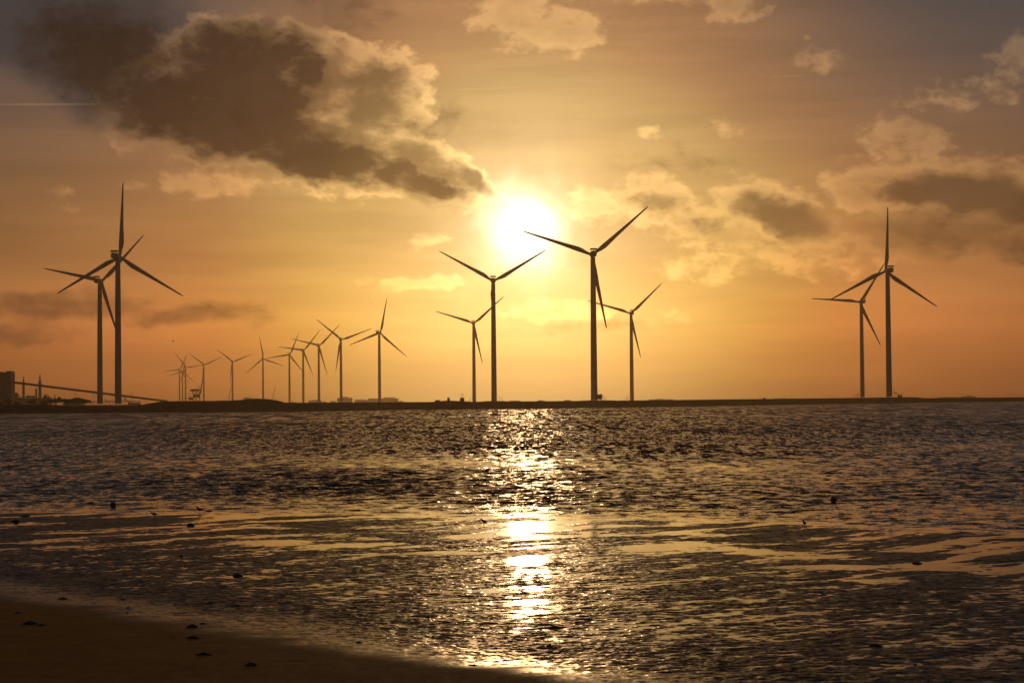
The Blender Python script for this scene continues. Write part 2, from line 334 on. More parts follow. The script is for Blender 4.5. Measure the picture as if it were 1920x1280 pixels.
rough_k = t.m('MULTIPLY', t.m('MULTIPLY_ADD', edge, -.4, 1.0), t.m('MULTIPLY', t.m('MULTIPLY_ADD', film, -.5, 1.0), t.m('MULTIPLY_ADD', wet, .75, .25)))
tr = t.noise(t.v('MULTIPLY', t.node('ShaderNodeMapping', {'Vector': pos, 'Rotation': (0, 0, R(20))}).outputs[0], (.45, 5.5, 1)), 1, 5, .7); gr = t.noise(pos, 38, 2, .7)
cs = t.mix(t.ss(tr, .60, .78, 0, .75), cs, (.44, .25, .10)); cs = t.mix(t.ss(tr, .40, .25, 0, .5), cs, (.12, .055, .015)); cs = t.mix(t.ss(gr, .62, .75, 0, .6), cs, (.08, .045, .02))
t.put(b.inputs['Base Color'], t.mix(wet, cs, cm))
t.put(b.inputs['Roughness'], t.m('MULTIPLY', t.m('ADD', t.m('MULTIPLY_ADD', wet, -.40, .78), t.m('MULTIPLY', k1, .08)), t.m('MULTIPLY', t.m('MULTIPLY_ADD', edge, -.45, 1.0), t.m('MULTIPLY_ADD', film, -.35, 1.0))))
b.inputs['IOR'].default_value = 1.33
t.put(b.inputs['Specular IOR Level'], t.m('MULTIPLY_ADD', wet, .34, .08))
sl1 = t.v('SUBTRACT', t.noise(t.v('MULTIPLY', pos, (9, 3.2, 6)), 1, 4, .65, out=1), (.5, .5, .5))
sl2 = t.v('SUBTRACT', t.noise(t.v('MULTIPLY', pos, (28, 40, 28)), 1, 3, .6, out=1), (.5, .5, .5))
gN = t.node('ShaderNodeNewGeometry').outputs['Normal']
sl0 = t.v('SUBTRACT', t.noise(t.v('MULTIPLY', pos, (3.4, 1.7, 2)), 1, 4, .7, out=1), (.5, .5, .5))
sl = t.scale(t.v('MULTIPLY', t.v('ADD', t.scale(sl0, 1.1), t.v('ADD', t.scale(sl1, .8), t.scale(sl2, .3))), (1, .68, 0)), rough_k)
t.put(b.inputs['Normal'], t.v('NORMALIZE', t.v('ADD', gN, sl)))
mud = big_mesh('mudflat', np.stack([X, Y, z], 2).reshape(-1, 3), len(mr), len(mcol), m_mud, {'wet': wetv, 'film': sstep(s_, -3.2, -1.2) * (1 - sstep(s_, -.3, .9))}); tag(mud, kind='structure')
def mud_z(x, y):
    i = np.searchsorted(mr, y); i = min(max(i, 1), len(mr) - 1); j = min(max(np.searchsorted(mcol, math.atan2(x, y)), 1), len(mcol) - 1)
    return float(z[i, j])
def shore_pt(px, py):
    p = ground(px, py, .01); q = ground(px, py, max(0, mud_z(p.x, p.y))); return Vector((q.x, q.y, max(0, mud_z(q.x, q.y))))

# ------------------------------------------------------------------ sea
scol = fan_cols(16.2, .03, 70)
sr = np.concatenate([np.array([9, 16, 24., 30, 36]), 1 / np.linspace(1 / 40.0, 1 / 2350.0, 1050), [2700., 3400.]])
A2, Rr = np.meshgrid(scol, sr); X = Rr * np.tan(A2); Y = Rr; PXs = px_of(A2)
off = Y - shore_near(np.clip(PXs, -4000, 6000))
chop = sstep(off, -2, 7)
rng = np.random.default_rng(7)
amp = sstep(off, 0, 20) * .72 + sstep(off, -2, 4) * .28
H = np.zeros_like(X); cell = np.maximum(Y * Y * 2.4e-5, .04)
gust = .75 + .6 * fbm2(X / 40, Y / 55, 3, 77)
for i in range(46):
    L = .38 * (4.6 / .38) ** (i / 45.0); th = rng.normal(math.radians(-10), .60 if L < 3 else .38)
    kx, ky = 2 * math.pi / L * math.sin(th), 2 * math.pi / L * math.cos(th)
    ph = rng.uniform(0, 6.28) + 1.6 * gnoise(X / (L * 3.5), Y / (L * 3.5), 100 + i)
    a = .0076 * L * (1.0 if L < 1.5 else (1.5 / L) ** 1.1)
    fade = np.clip(L / (2.2 * cell), 0, 1)
    q = np.sin(kx * X + ky * Y + ph); H += a * fade * (q + .35 * (q * q - .5))
H *= amp * gust
m_sea = bpy.data.materials.new('sea_water'); m_sea.use_nodes = True; t = NT(m_sea.node_tree); b = m_sea.node_tree.nodes['Principled BSDF']
pos = t.node('ShaderNodeNewGeometry').outputs['Position']
ch = t.node('ShaderNodeAttribute', attribute_name='chop').outputs['Fac']
b.inputs['Base Color'].default_value = (.018, .015, .010, 1); b.inputs['IOR'].default_value = 1.33; b.inputs['Roughness'].default_value = .10
yy = t.node('ShaderNodeSeparateXYZ', {0: pos}).outputs[1]
def band(lo, hi, up=True): return t.ss(yy, lo, hi) if up else t.m('SUBTRACT', 1.0, t.ss(yy, lo, hi))
tot = None                               # wavelets, then longer wave groups farther out; the finest are left to the roughness
for sx, sy, dt, g, wt in ((1.25, .95, 4, 1.1, band(105, 190, False)), (7.0, 6.0, 2, .45, band(80, 260, False)), (1.0, .20, 4, 1.25, t.m('MULTIPLY', band(95, 170), band(230, 400, False))), (.52, .05, 4, 1.2, t.m('MULTIPLY', band(190, 330), band(450, 700, False))), (.30, .013, 4, 1.22, band(420, 680)), (.03, .02, 3, .55, 1.0)):
    q = t.scale(t.v('SUBTRACT', t.noise(t.v('MULTIPLY', pos, (sx, sy, 0)), 1, dt, .68, out=1), (.5, .5, .5)), t.m('MULTIPLY', wt, g) if wt != 1.0 else g)
    tot = q if tot is None else t.v('ADD', tot, q)
tot = t.v('MULTIPLY', tot, (1.05, 1.6, 1.6))
# unresolved wavelets rolling ashore show their steep shoreward faces
so_ = t.node('ShaderNodeSeparateXYZ', {0: tot}); far = t.node('ShaderNodeAttribute', attribute_name='far').outputs['Fac']
ny = t.m('MULTIPLY', t.m('SQRT', t.m('ADD', t.m('POWER', so_.outputs[1], 2.0), t.m('POWER', so_.outputs[2], 2.0))), -1.0)
ny = t.m('ADD', t.m('MULTIPLY', ny, far), t.m('MULTIPLY', so_.outputs[1], t.m('SUBTRACT', 1.0, far)))
tot = t.scale(t.node('ShaderNodeCombineXYZ', {0: so_.outputs[0], 1: ny, 2: 0.0}).outputs[0], t.m('MULTIPLY_ADD', ch, .96, .04))
gN = t.node('ShaderNodeNewGeometry').outputs['Normal']
t.put(b.inputs['Normal'], t.v('NORMALIZE', t.v('ADD', gN, tot)))
sea = big_mesh('sea', np.stack([X, Y, H], 2).reshape(-1, 3), len(sr), len(scol), m_sea, {'chop': chop, 'far': sstep(Y, 60, 320) * .65 + .35}); tag(sea, kind='structure')
# the bed under it all, out to the horizon
MB().loft([[(-9400, -300, -3.2), (9400, -300, -3.2), (9400, 9400, -3.2), (-9400, 9400, -3.2)]], False, False).add([(-9400, -300, -3.2), (9400, -300, -3.2), (9400, 9400, -3.2), (-9400, 9400, -3.2)], [(0, 1, 2, 3)]).build('ground', m_mud)
tag(bpy.data.objects['ground'], kind='structure')

# ------------------------------------------------------------------ wind turbines
HUB_H, BLADE = 118.0, 60.5
def blade_mesh():
    st = [(1.2, 2.3, 1.0, 0), (3.0, 2.3, 1.0, 4), (5.5, 2.7, .80, 12), (8.5, 3.6, .48, 13), (12, 4.15, .34, 11), (17, 3.75, .28, 8), (24, 3.05, .24, 5.5), (32, 2.6, .21, 3.5), (40, 2.1, .19, 2), (48, 1.6, .18, 1), (54, 1.3, .17, 0), (58.5, .95, .16, -1), (60.8, .45, .16, -1)]
    b = MB(); rings = []
    for zz, c, th, tw in st:
        blend = min(1, max(0, (zz - 2.5) / 7)); ring = []
        for i in range(16):
            a = 6.28319 * i / 16
            xx, yy = math.cos(a) * .5, math.sin(a) * .5 * th
            if blend: yy *= 1 - blend * .5 * (xx + .5); xx = xx + blend * .20
            xx *= c; yy *= c; tr = R(tw)
            ring.append((xx * math.cos(tr) - yy * math.sin(tr), xx * math.sin(tr) + yy * math.cos(tr) + .0006 * zz * zz, zz))
        rings.append(ring)
    b.loft(rings); return b
def tower_mesh():
    b = MB(); b.lathe([(3.1, 0), (3.1, .35), (2.75, .36), (2.70, 3), (2.62, 20), (2.5, 45), (2.3, 80), (2.05, 105), (1.95, HUB_H - 2.6)], k=32)
    for h in (30, 62, 92): b.lathe([(2.75 - .0072 * h, h), (2.78 - .0072 * h, h + .06), (2.75 - .0072 * h, h + .12)], k=32)
    return b
def nacelle_mesh():
    b = MB(); rings = []
    for yy, wd, h0, h1 in ((-11.2, 1.9, -1.7, 1.9), (-10.6, 2.35, -2.2, 2.3), (-4, 2.45, -2.5, 2.4), (2.0, 2.3, -2.3, 2.3), (3.6, 1.9, -1.9, 1.9)):
        ring = []
        for i in range(20):
            a = 6.28319 * i / 20; ca, sa = math.cos(a), math.sin(a)
            q = (abs(ca) ** 4 + abs(sa) ** 4) ** -.25
            ring.append((wd * ca * q, yy, (h1 + h0) / 2 + (h1 - h0) / 2 * sa * q))
        rings.append(ring)
    b.loft(rings); return b
def hub_mesh():
    b = MB(); rings = []
    for yy, r in ((3.45, 1.5), (3.9, 1.75), (5.3, 1.85), (6.6, 1.6), (7.5, 1.0), (7.85, .3)):
        rings.append([(r * math.cos(6.28319 * i / 20), yy, r * math.sin(6.28319 * i / 20)) for i in range(20)])
    b.loft(rings); return b
proto = None
def turbine_proto():
    root = empty('wind_turbine', (0, 0, 0), 'x', 'wind turbine', 'wind turbines on the far bank')
    tower_mesh().build('tower', M_WHITE, root)
    nc = nacelle_mesh().build('nacelle', M_WHITE, root); nc.location = (0, 0, HUB_H)
    cf = MB()
    for x in (-2.2, 0, 2.2): cf.tube((x, -10.2, 2.1), (x, -10.2, 3.2), .12); cf.tube((x, -7.0, 2.3), (x, -7.0, 3.2), .12)
    cf.box((0, -8.6, 3.75), (5.6, 4.0, 1.2), 0, .12)
    o = cf.build('cooler', M_GREY, nc)
    hb = hub_mesh().build('hub', M_WHITE, root); hb.location = (0, 0, HUB_H)
    bm_ = blade_mesh().build('blade', M_WHITE, root)
    for k in (1, 2):
        c_ = bm_.copy(); COL.objects.link(c_); c_.parent = root
    return root
def copy_tree(o, parent=None):
    c_ = o.copy(); COL.objects.link(c_); c_.parent = parent
    for ch_ in list(o.children): copy_tree(ch_, c_)
    return c_
# hub x, hub y, base y, blade tips seen, outward yaw (degrees, + turns the rotor to the photo's right), label
TURB = [
 (221,481,757,[(224,338),(341,553),(103,545)],7,'large dark turbine at far left, taller of the overlapping pair, blade straight up'),
 (187,527,757,[(73,506),(265,445)],8,'shorter turbine left of the tallest far left tower, blade pointing left'),
 (336.5,693,755,[(305,697.6),(350,663)],4,'tiny hazy turbine, leftmost of three crowded beside the harbour crane'),
 (342,696,755,[(312,705),(348,664)],4,'tiny hazy turbine, lowest hub, middle of three crowded by the harbour crane'),
 (347.8,688.4,755,[(326,662),(379,685.4)],4,'tiny hazy turbine, rightmost of three crowded left of the harbour crane'),
 (382,683.6,755,[(353,663),(416,668.7)],2,'small hazy turbine immediately right of the harbour crane, two blades raised in a V'),
 (435.7,678,755,[(404,653.8),(474,664),(431.7,718.8)],0,'small hazy turbine beside the thin lattice crane, above the left of the grassy mound'),
 (493,672,755,[(486.7,630),(535,687.6),(462,701)],2,'small hazy turbine rising behind the top of the grassy mound'),
 (542.5,665,755,[(560.6,622.6),(500,672),(572.5,702.5)],7,'hazy turbine just right of the grassy mound, left of two close neighbours'),
 (568.3,657,755,[(520,650),(600,619),(587.7,704.4)],7,'hazy turbine in the receding row, a blade pointing left across its neighbour'),
 (597.5,648,754.8,[(548.7,634.8),(635.6,609.6),(614.5,701.7)],6,'hazy turbine in the row, its raised right blade crossing the taller neighbour'),
 (639,636.7,754.8,[(592.6,599),(695,617),(630,696.6)],0,'mid sized turbine second from the right end of the receding row'),
 (711,624,754.8,[(723.4,559),(761,668),(654,645.6)],17,'mid sized turbine at the near right end of the receding row, blade pointing up'),
 (888,606,753.7,[(818.7,586.4),(942,559.5),(903.7,679)],2,'smaller turbine left of the sun, partly hidden by the taller turbine in front'),
 (924.7,526.5,753,[(827,474.8),(1021,471.5)],0,'tall turbine directly below left of the sun, two blades raised in a wide V'),
 (1111.6,477,750.4,[(1013.6,446),(1213.7,389.5),(1137,612)],-2,'tallest turbine right of the sun, one blade tip touching the sun glow'),
 (1183.3,587.2,751,[(1104,567),(1238.7,533),(1199,667)],-6,'smaller turbine right of the tall one beside the sun'),
 (1614.8,565.7,745,[(1523.7,562.4),(1658.5,498.5),(1651.6,645.4)],-7,'shorter turbine of the far right pair, one blade pointing level left'),
 (1664,507.6,744,[(1666,389.5),(1753,570),(1563,560)],-8,'taller turbine of the far right pair, blade pointing straight up'),
]
STAIRS = {13: -1, 14: 1, 15: 1, 16: -1, 17: -1, 18: 1, 0: 1, 1: 1}
roots = []
for i, (hx, hy, by, tips, yaw, lab) in enumerate(TURB):
    Hp = by - hy
    Yd = HUB_H * FPX / Hp
    hubp = at(hx, hy, Yd)
    if proto is None: proto = turbine_proto(); root = proto
    else: root = copy_tree(proto)
    root['label'] = lab
    root.location = (hubp.x, hubp.y, hubp.z - HUB_H); root.rotation_euler = (0, 0, R(-yaw))
    rel = R(yaw) - math.atan2(hubp.x, hubp.y)                    # turn of the rotor plane against the line of sight
    angs = []
    for k, (tx, ty) in enumerate(tips):
        dx, dy = (tx - hx) / max(.5, math.cos(rel)), -(ty - hy); angs.append(math.degrees(math.atan2(dx, dy)) + .47)
    ref = angs[0]; devs = [((a - ref + 60) % 120) - 60 for a in angs]; phi = ref + sum(devs) / len(devs)
    bl = [o for o in root.children if o.name.startswith('blade')]
    for k, o in enumerate(bl): o.location = (0, 5.3, HUB_H); o.rotation_euler = (0, R(phi + 120 * k), 0)
    roots.append(root)
for i, root in enumerate(roots):
    if i in STAIRS:
        sgn = STAIRS[i]; st_ = MB()
        st_.box((sgn * 4.0, -.3, 4.2), (2.6, 2.2, .2)); st_.box((sgn * 3.6, -.3, 7.3), (2.2, 1.8, .18))
        for q in (-1, 1):
            st_.tube((sgn * 5.2, -.3 + q, 4.2), (sgn * 9.4, -.3 + q, .2), .12, .12, 4); st_.tube((sgn * 5.2, -.3 + q, 5.4), (sgn * 9.4, -.3 + q, 1.4), .06, .06, 4)
            st_.tube((sgn * 5.2, -.3 + q, 0), (sgn * 5.2, -.3 + q, 5.4), .1, .1, 4)
            for e in range(1, 4): st_.tube((sgn * (5.2 + e * 1.3), -.3 + q, 4.2 - e * 1.25), (sgn * (5.2 + e * 1.3), -.3 + q, 5.4 - e * 1.25), .05, .05, 4)
        for e in range(14): st_.box((sgn * (5.35 + e * .3), -.3, 4.1 - e * .285), (.32, 2.0, .05))
        st_.build('entrance_stair', M_GREY, root)
        MB().box((sgn * 2.45, -.3, 5.4), (.5, 1.1, 2.2), 0, .05).build('door', M_DARK, root)

# ------------------------------------------------------------------ works, cranes and buildings beyond the bank
GZ = 4.3
def px2m(Y): return Y / FPX
def seen_box(mb, x0, y0, x1, y1, Y, depth, ch=0.0, to_ground=False):    # a block filling that patch of the photograph at its real distance
    p, q = at(x0, y1, Y), at(x1, y0, Y); zb = GZ - .3 if to_ground else p.z
    mb.box(((p.x + q.x) / 2, Y + depth / 2, (zb + q.z) / 2), (q.x - p.x, depth, q.z - zb), 0, ch); return mb
def windows(root, x0, y0, x1, y1, Y, nx, ny, m=M_GLASS):
    for i in range(nx):
        for j in range(ny):
            cx, cy = x0 + (i + .5) * (x1 - x0) / nx, y0 + (j + .5) * (y1 - y0) / ny
            p = at(cx, cy, Y); s = px2m(Y)
            o = MB().box((p.x, Y - .1, p.z), (s * (x1 - x0) / nx * .55, .16, s * (y1 - y0) / ny * .5)).build('window', m, root)
# grain store with its head house
Yg = 2200
g_ = empty('storage_building', (0, 0, 0), 'dark windowless block at the left edge with a raised tower corner', 'building')
seen_box(MB(), -45, 698.6, 11.2, 757, Yg, 40, .4, True).build('wall', M_CLAD, g_); seen_box(MB(), 11.3, 695.2, 20.2, 757, Yg - 2, 16, .3, True).build('head_tower', M_CLAD, g_)
seen_box(MB(), -46, 697.6, 11.1, 698.5, Yg - 1, 42).build('roof', M_DARK, g_); seen_box(MB(), 0, 696.6, 4.5, 697.5, Yg + 4, 5).build('roof_vent', M_GREY, g_)
MB().box((at(15, 750, Yg).x, Yg - 2.2, GZ + 2.2), (3.5, .3, 4.4)).build('door', M_DARK, g_)
# sloping conveyor
cv = empty('conveyor_gallery', (0, 0, 0), 'long sloping conveyor gallery running down from the dark block to the mound', 'conveyor')
c0, c1 = at(20.4, 716.2, 2205), at(313, 752.2, 2500)
d_ = (c1 - c0).normalized(); sd_ = Vector((-d_.y, d_.x, 0)).normalized(); up_ = d_.cross(sd_) * -1; up_ = up_ if up_.z > 0 else -up_
def beam(mb, p, q, wd, ht):
    vs = [e + sd_ * a * wd / 2 + up_ * b_ * ht / 2 for e in (p, q) for a, b_ in ((-1, -1), (1, -1), (1, 1), (-1, 1))]
    return mb.add(vs, [(0, 1, 2, 3), (7, 6, 5, 4), (0, 4, 5, 1), (1, 5, 6, 2), (2, 6, 7, 3), (3, 7, 4, 0)])
beam(MB(), c0, c1, 2.6, 2.0).build('gallery', M_CLAD, cv); beam(MB(), c0 + up_ * 1.15, c1 + up_ * 1.15, 2.9, .25).build('roof', M_DARK, cv)
for px in (62.7, 131.8, 166, 200.7, 210, 240, 269):
    p = c0.lerp(c1, (px - 20.4) / 292.6); mb = MB()
    for a in (-1, 1): mb.tube(p + sd_ * a - up_ * 1.0, (p.x + sd_.x * a * 2, p.y + sd_.y * a * 2, GZ - .3), .16, .16, 6)
    for k in (.3, .65): mb.tube((p.x + sd_.x * (1 + k), p.y + sd_.y * (1 + k), p.z * (1 - k) + GZ * k), (p.x - sd_.x * (1 + k), p.y - sd_.y * (1 + k), p.z * (1 - k) + GZ * k), .1, .1, 4)
    mb.build('trestle', M_GREY, cv)
# two process stacks with lattice tops
for k, (x0, x1, yt, ym, lab) in enumerate(((41.8, 46.4, 699.6, 711.5, 'shorter of the two lattice topped stacks behind the conveyor'), (72, 77.7, 696.8, 710.5, 'taller of the two lattice topped stacks behind the conveyor, flue beside it'))):
    Ys = 3000; st_ = empty('process_stack', at((x0 + x1) / 2, 755, Ys) * 1.0, lab, 'chimney', 'stacks behind the conveyor'); st_.location.z = GZ
    s = px2m(Ys); hb_, ht_ = (755 - ym) * s, (755 - yt) * s; r = (x1 - x0) / 2 * s
    MB().lathe([(r * 1.15, 0), (r * 1.15, 2), (r, 2.2), (r, hb_), (r * .8, hb_ + .5)], k=16).build('column', M_CLAD, st_)
    mb = MB()
    for a, b_ in ((-1, -1), (1, -1), (1, 1), (-1, 1)): mb.tube((a * r * .75, b_ * r * .75, hb_), (a * r * .35, b_ * r * .35, ht_ - 3), .14, .1, 4)
    for e in range(5):
        zz = hb_ + (ht_ - 3 - hb_) * e / 4.0; w_ = r * (.75 - .1 * e); mb.box((0, 0, zz), (2 * w_ + .3, 2 * w_ + .3, .18))
    mb.build('lattice_top', M_GREY, st_)
    MB().tube((0, 0, hb_), (0, 0, ht_), r * .42, r * .3, 10).build('vent_pipe', M_GREY, st_)
    for f_ in (.55, .9): MB().lathe([(r * 1.02, hb_ * f_), (r * 1.45, hb_ * f_), (r * 1.45, hb_ * f_ + .3), (r * 1.02, hb_ * f_ + .3)], k=16).build('walkway', M_DARK, st_)
fl = empty('flue_pipe', at(68, 755, 2995), 'plain pipe standing just left of the taller lattice stack', 'chimney'); fl.location.z = GZ
MB().lathe([(1.5, 0), (1.5, .8), (1.2, 1), (1.15, 24.5), (1.3, 24.6), (1.3, 25.3)], k=14).build('column', M_CLAD, fl); MB().lathe([(1.25, 12), (1.6, 12), (1.6, 12.3), (1.25, 12.3)], k=14).build('collar', M_DARK, fl)
fl = empty('vent_stack', at(103, 755, 2900), 'short stubby stack right of the taller lattice stack', 'chimney'); fl.location.z = GZ
MB().lathe([(1.3, 0), (1.2, 11), (.75, 12), (.7, 15), (.8, 15.2)], k=14).build('column', M_CLAD, fl); MB().lathe([(1.25, 8), (1.7, 8), (1.7, 8.3), (1.25, 8.3)], k=14).build('walkway', M_DARK, fl)
# process vessels and plant
pv = empty('process_plant', at(31, 755, 2900), 'domed vessel with pipe clutter just right of the dark block', 'plant'); pv.location.z = GZ
MB().lathe([(2.6, 7), (2.8, 14), (2.5, 17), (1.6, 18.6), (.4, 19.2)], k=16).build('vessel', M_CLAD, pv)
MB().lathe([(2.0, 5), (2.0, 10), (1.2, 12.2), (.3, 12.6)], (-4.0, 0, 0), 14).build('vessel', M_CLAD, pv)
mb = MB()
for x in (-6, -2.5, 2.5, 6):
    for y in (-3, 3): mb.tube((x, y, 0), (x, y, 9 if abs(x) > 3 else 13), .2, .2, 5)
for zz in (3, 6, 9): mb.box((0, 0, zz), (13, 6.4, .25))
mb.build('frame', M_DARK, pv); MB().tube((2, 0, 16), (5.6, 0, 12.5), .5, .5, 8).tube((5.6, 0, 12.5), (5.6, 0, 0), .5, .5, 8).build('pipe', M_GREY, pv)
ws = empty('works_shed', (0, 0, 0), 'long low hazy works shed running below the two lattice stacks', 'building')
seen_box(MB(), 20.8, 745.3, 93, 757, 2860, 18, .4, True).build('wall', M_CLAD, ws); seen_box(MB(), 48, 741.5, 65, 745.2, 2864, 10, .4).build('upper_floor', M_CLAD, ws); seen_box(MB(), 20, 744.6, 47.8, 745.2, 2858, 20).build('roof', M_DARK, ws); windows(ws, 24, 747, 90, 750, 2859.5, 14, 1)
ws = empty('conveyor_house', (0, 0, 0), 'small stepped house with a curved duct right of the taller lattice stack', 'building')
seen_box(MB(), 81, 741, 86, 757, 2840, 8, .3, True).build('wall', M_CLAD, ws); seen_box(MB(), 86.1, 743.5, 92, 757, 2841, 7, .3, True).build('annex', M_CLAD, ws)
p0 = at(83, 740.5, 2844); MB().tube(p0, p0 + Vector((3.5, 0, .9)), .5, .5, 8).tube(p0 + Vector((3.5, 0, .9)), p0 + Vector((7, 0, -2)), .5, .5, 8).build('duct', M_GREY, ws)
ws = empty('low_warehouse', (0, 0, 0), 'flat roofed low warehouse behind the row of dark trees', 'building')
seen_box(MB(), 118, 748.8, 151, 757, 2500, 25, .3, True).build('wall', M_CLAD, ws); seen_box(MB(), 117, 748, 152, 748.7, 2498, 28).build('roof', M_DARK, ws); seen_box(MB(), 141, 745.5, 143.4, 747.9, 2505, 3, .1).build('roof_vent', M_GREY, ws)
ls = empty('quay_shed', (0, 0, 0), 'long open sided roof on columns behind the tall left turbine towers', 'building')
seen_box(MB(), 169, 751.2, 262, 753.4, 2650, 16, .2).build('roof', M_CLAD, ls)
for px in range(170, 263, 6): p = at(px, 752, 2652); MB().tube((p.x, 2652, GZ - .3), (p.x, 2652, at(px, 753, 2652).z), .22, .22, 6).build('column', M_DARK, ls)
seen_box(MB(), 240, 754.2, 262, 757, 2660, 8, .2, True).build('back_wall', M_CLAD, ls)
mt = empty('signal_mast', at(248, 755, 2300), 'thin mast with a tilted crossbar beside the tall left turbine', 'mast'); mt.location.z = GZ
MB().tube((0, 0, -.3), (0, 0, 12.6), .16, .12, 6).build('pole', M_GREY, mt); MB().box((-.6, 0, 12.4), (3.9, .5, .55), .0, .06).build('crossbar', M_GREY, mt)
# ship unloader on the quay
Yu = 3600; s = px2m(Yu); su = empty('ship_unloader', at(367, 755, Yu), 'bulky harbour crane with raised slanting boom among the far left turbines', 'crane'); su.location.z = GZ
def ux(px, py, dy=0.0): p = at(px, py, Yu); return Vector((p.x - su.location.x, dy, p.z - GZ))
mb = MB()
for px in (363.4, 368, 374.2):
    for dy in (-5, 5): mb.tube(ux(px, 757, dy), ux(px, 737, dy), .55, .55, 6)
mb.box((ux(365, 742, 0) + ux(372.5, 742, 0)) / 2, (10.6, 10, 6), 0, .2); mb.build('portal', M_DARK, su)
mb = MB(); q0, q1 = ux(352.3, 737.6), ux(375, 737.6); mb.box((q0 + q1) / 2, ((q1 - q0).x, 8, .9)); q0, q1 = ux(353.5, 742.5), ux(362.5, 742.5); mb.box((q0 + q1) / 2, ((q1 - q0).x, 7, 1.0)); q0, q1 = ux(340, 746.5), ux(363, 746.5); mb.box((q0 + q1) / 2, ((q1 - q0).x, 5, .5)); mb.build('gantry', M_DARK, su)
q0, q1 = ux(357, 731.3), ux(373.8, 731.3); MB().box((q0 + q1) / 2, ((q1 - q0).x, 8, 4.4), 0, .3).build('machine_house', M_CLAD, su)
q0, q1 = ux(353.8, 747), ux(361.5, 747); MB().box((q0 + q1) / 2, ((q1 - q0).x, 6, 5), 0, .2).build('hopper', M_DARK, su)
mb = MB(); mb.tube(ux(373.9, 729), ux(373.9, 721.5), .4, .3, 5).tube(ux(367.5, 729), ux(373.9, 721.5), .22, .22, 4).tube(ux(373.9, 721.5), ux(377.6, 727), .15, .15, 4); mb.build('mast_frame', M_DARK, su)
for q_ in (361, 366, 370, 373.5): MB().tube(ux(q_, 733.4), ux(q_, 737.2), .8, .8, 5).build('house_leg', M_DARK, su)
MB().truss(ux(375.6, 738), ux(380, 711), 2.0, 9, .22).tube(ux(375.6, 738), ux(380, 711), .75, .45, 6).build('boom', M_DARK, su)
# crawler cranes far off
for bx, by, tx, ty, lab in ((428.6, 752, 433.4, 724.5, 'thin lattice crane leaning right beside the fifth small turbine'), (510.5, 752, 516.7, 724.5, 'thin lattice crane standing over the right slope of the grassy mound')):
    Yc = 5200; kc = empty('lattice_crane', at(bx, 755, Yc), lab, 'crane', 'lattice cranes in the harbour'); kc.location.z = GZ; a = at(bx, by - 3, Yc) - kc.location; b_ = at(tx, ty, Yc) - kc.location
    MB().truss(a, b_, 2.6, 12, .22).build('boom', M_DARK, kc); MB().box((-1.5, 0, 3.3), (7, 4, 3), 0, .3).build('cab', M_DARK, kc)
    for y in (-2.6, 2.6): MB().box((-.5, y, .8), (9, 1.2, 1.6), 0, .3).build('track', M_DARK, kc)
    MB().tube((-3.5, 0, 4.5), tuple(a.lerp(b_, .98)), .09, .09, 3).tube((-3.5, 0, 4.5), tuple(a.lerp(b_, .4) + Vector((-4.5, 0, 2))), .2, .15, 4).build('stay', M_DARK, kc)
# hazy buildings on the horizon
for x0, y0, x1, Yb, top, lab in ((455.7, 746.2, 472, 6000, (457.5, 744.6, 470), 'flat pale building behind the left part of the grassy mound'), (578, 750.4, 602, 6800, (585, 749.2, 596), 'low hazy block between the two close turbines and their neighbour'),
        (632, 745.4, 660, 6800, (640, 743.6, 652), 'hazy slab block directly behind the mid sized turbine, stepped roof'), (664.6, 749.4, 690, 6900, (668, 748.4, 684), 'lowest hazy block at the left foot of the widest block'), (690.2, 746.4, 746.4, 6800, (719, 744.4, 741), 'widest hazy block behind the nearest turbine of the row')):
    hb_ = empty('apartment_block', (0, 0, 0), lab, 'building', 'hazy buildings on the horizon')
    seen_box(MB(), x0, y0, x1, 757, Yb, 22, .5, True).build('wall', M_BRICK, hb_); seen_box(MB(), top[0], top[1], top[2], y0 - .05, Yb + 5, 10, .3).build('roof_house', M_BRICK, hb_)
    windows(hb_, x0 + .5, y0 + .6, x1 - .5, 753.5, Yb, max(4, int((x1 - x0) / 3)), 3 if y0 < 748 else 2)
# huts, posts and beacons on the bank
def bank_y(px): return float(shore_far(px)) + 16
def crest_z(px): return CAMH + float(np.interp(px, SX, SY)) * (float(shore_far(px)) + 18) / FPX
def stand(px, Y, dz=0.0): p = at(px, 750, Y); return Vector((p.x, Y, crest_z(px) + dz))
h_ = empty('bank_shelter', stand(841, bank_y(841), -.3), 'small square shelter on top of the low rocky mound', 'hut')
MB().box((0, 0, .9), (1.5, 1.6, 1.9)).build('wall', M_CONC, h_); MB().box((0, 0, 2.0), (1.9, 2.0, .22)).build('roof', M_DARK, h_)
h_ = empty('radar_hut', stand(866.5, bank_y(866), -.3), 'tapered hut carrying a mast with crossbars beside the low rocky mound', 'hut')
MB().loft([[(-1.5, -1.5, 0), (1.5, -1.5, 0), (1.5, 1.5, 0), (-1.5, 1.5, 0)], [(-1.1, -1.2, 2.3), (1.1, -1.2, 2.3), (1.1, 1.2, 2.3), (-1.1, 1.2, 2.3)]], False).build('wall', M_CLAD, h_)
MB().box((0, 0, 2.4), (2.5, 2.6, .2)).build('roof', M_DARK, h_); MB().tube((0, 0, 2.5), (0, 0, 4.8), .1, .08, 6).build('mast', M_DARK, h_); MB().tube((-1.5, 0, 4.6), (1.5, 0, 4.6), .09, .09, 5).build('crossbar', M_DARK, h_); MB().tube((-.9, 0, 3.9), (1.1, 0, 3.9), .05, .05, 5).build('crossbar', M_DARK, h_)
h_ = empty('parked_van', stand(820.5, bank_y(820) - 7, -.55), 'tiny white van catching the light at the left foot of the low rocky mound', 'van'); h_.location.z = .9 * crest_z(820) - .2
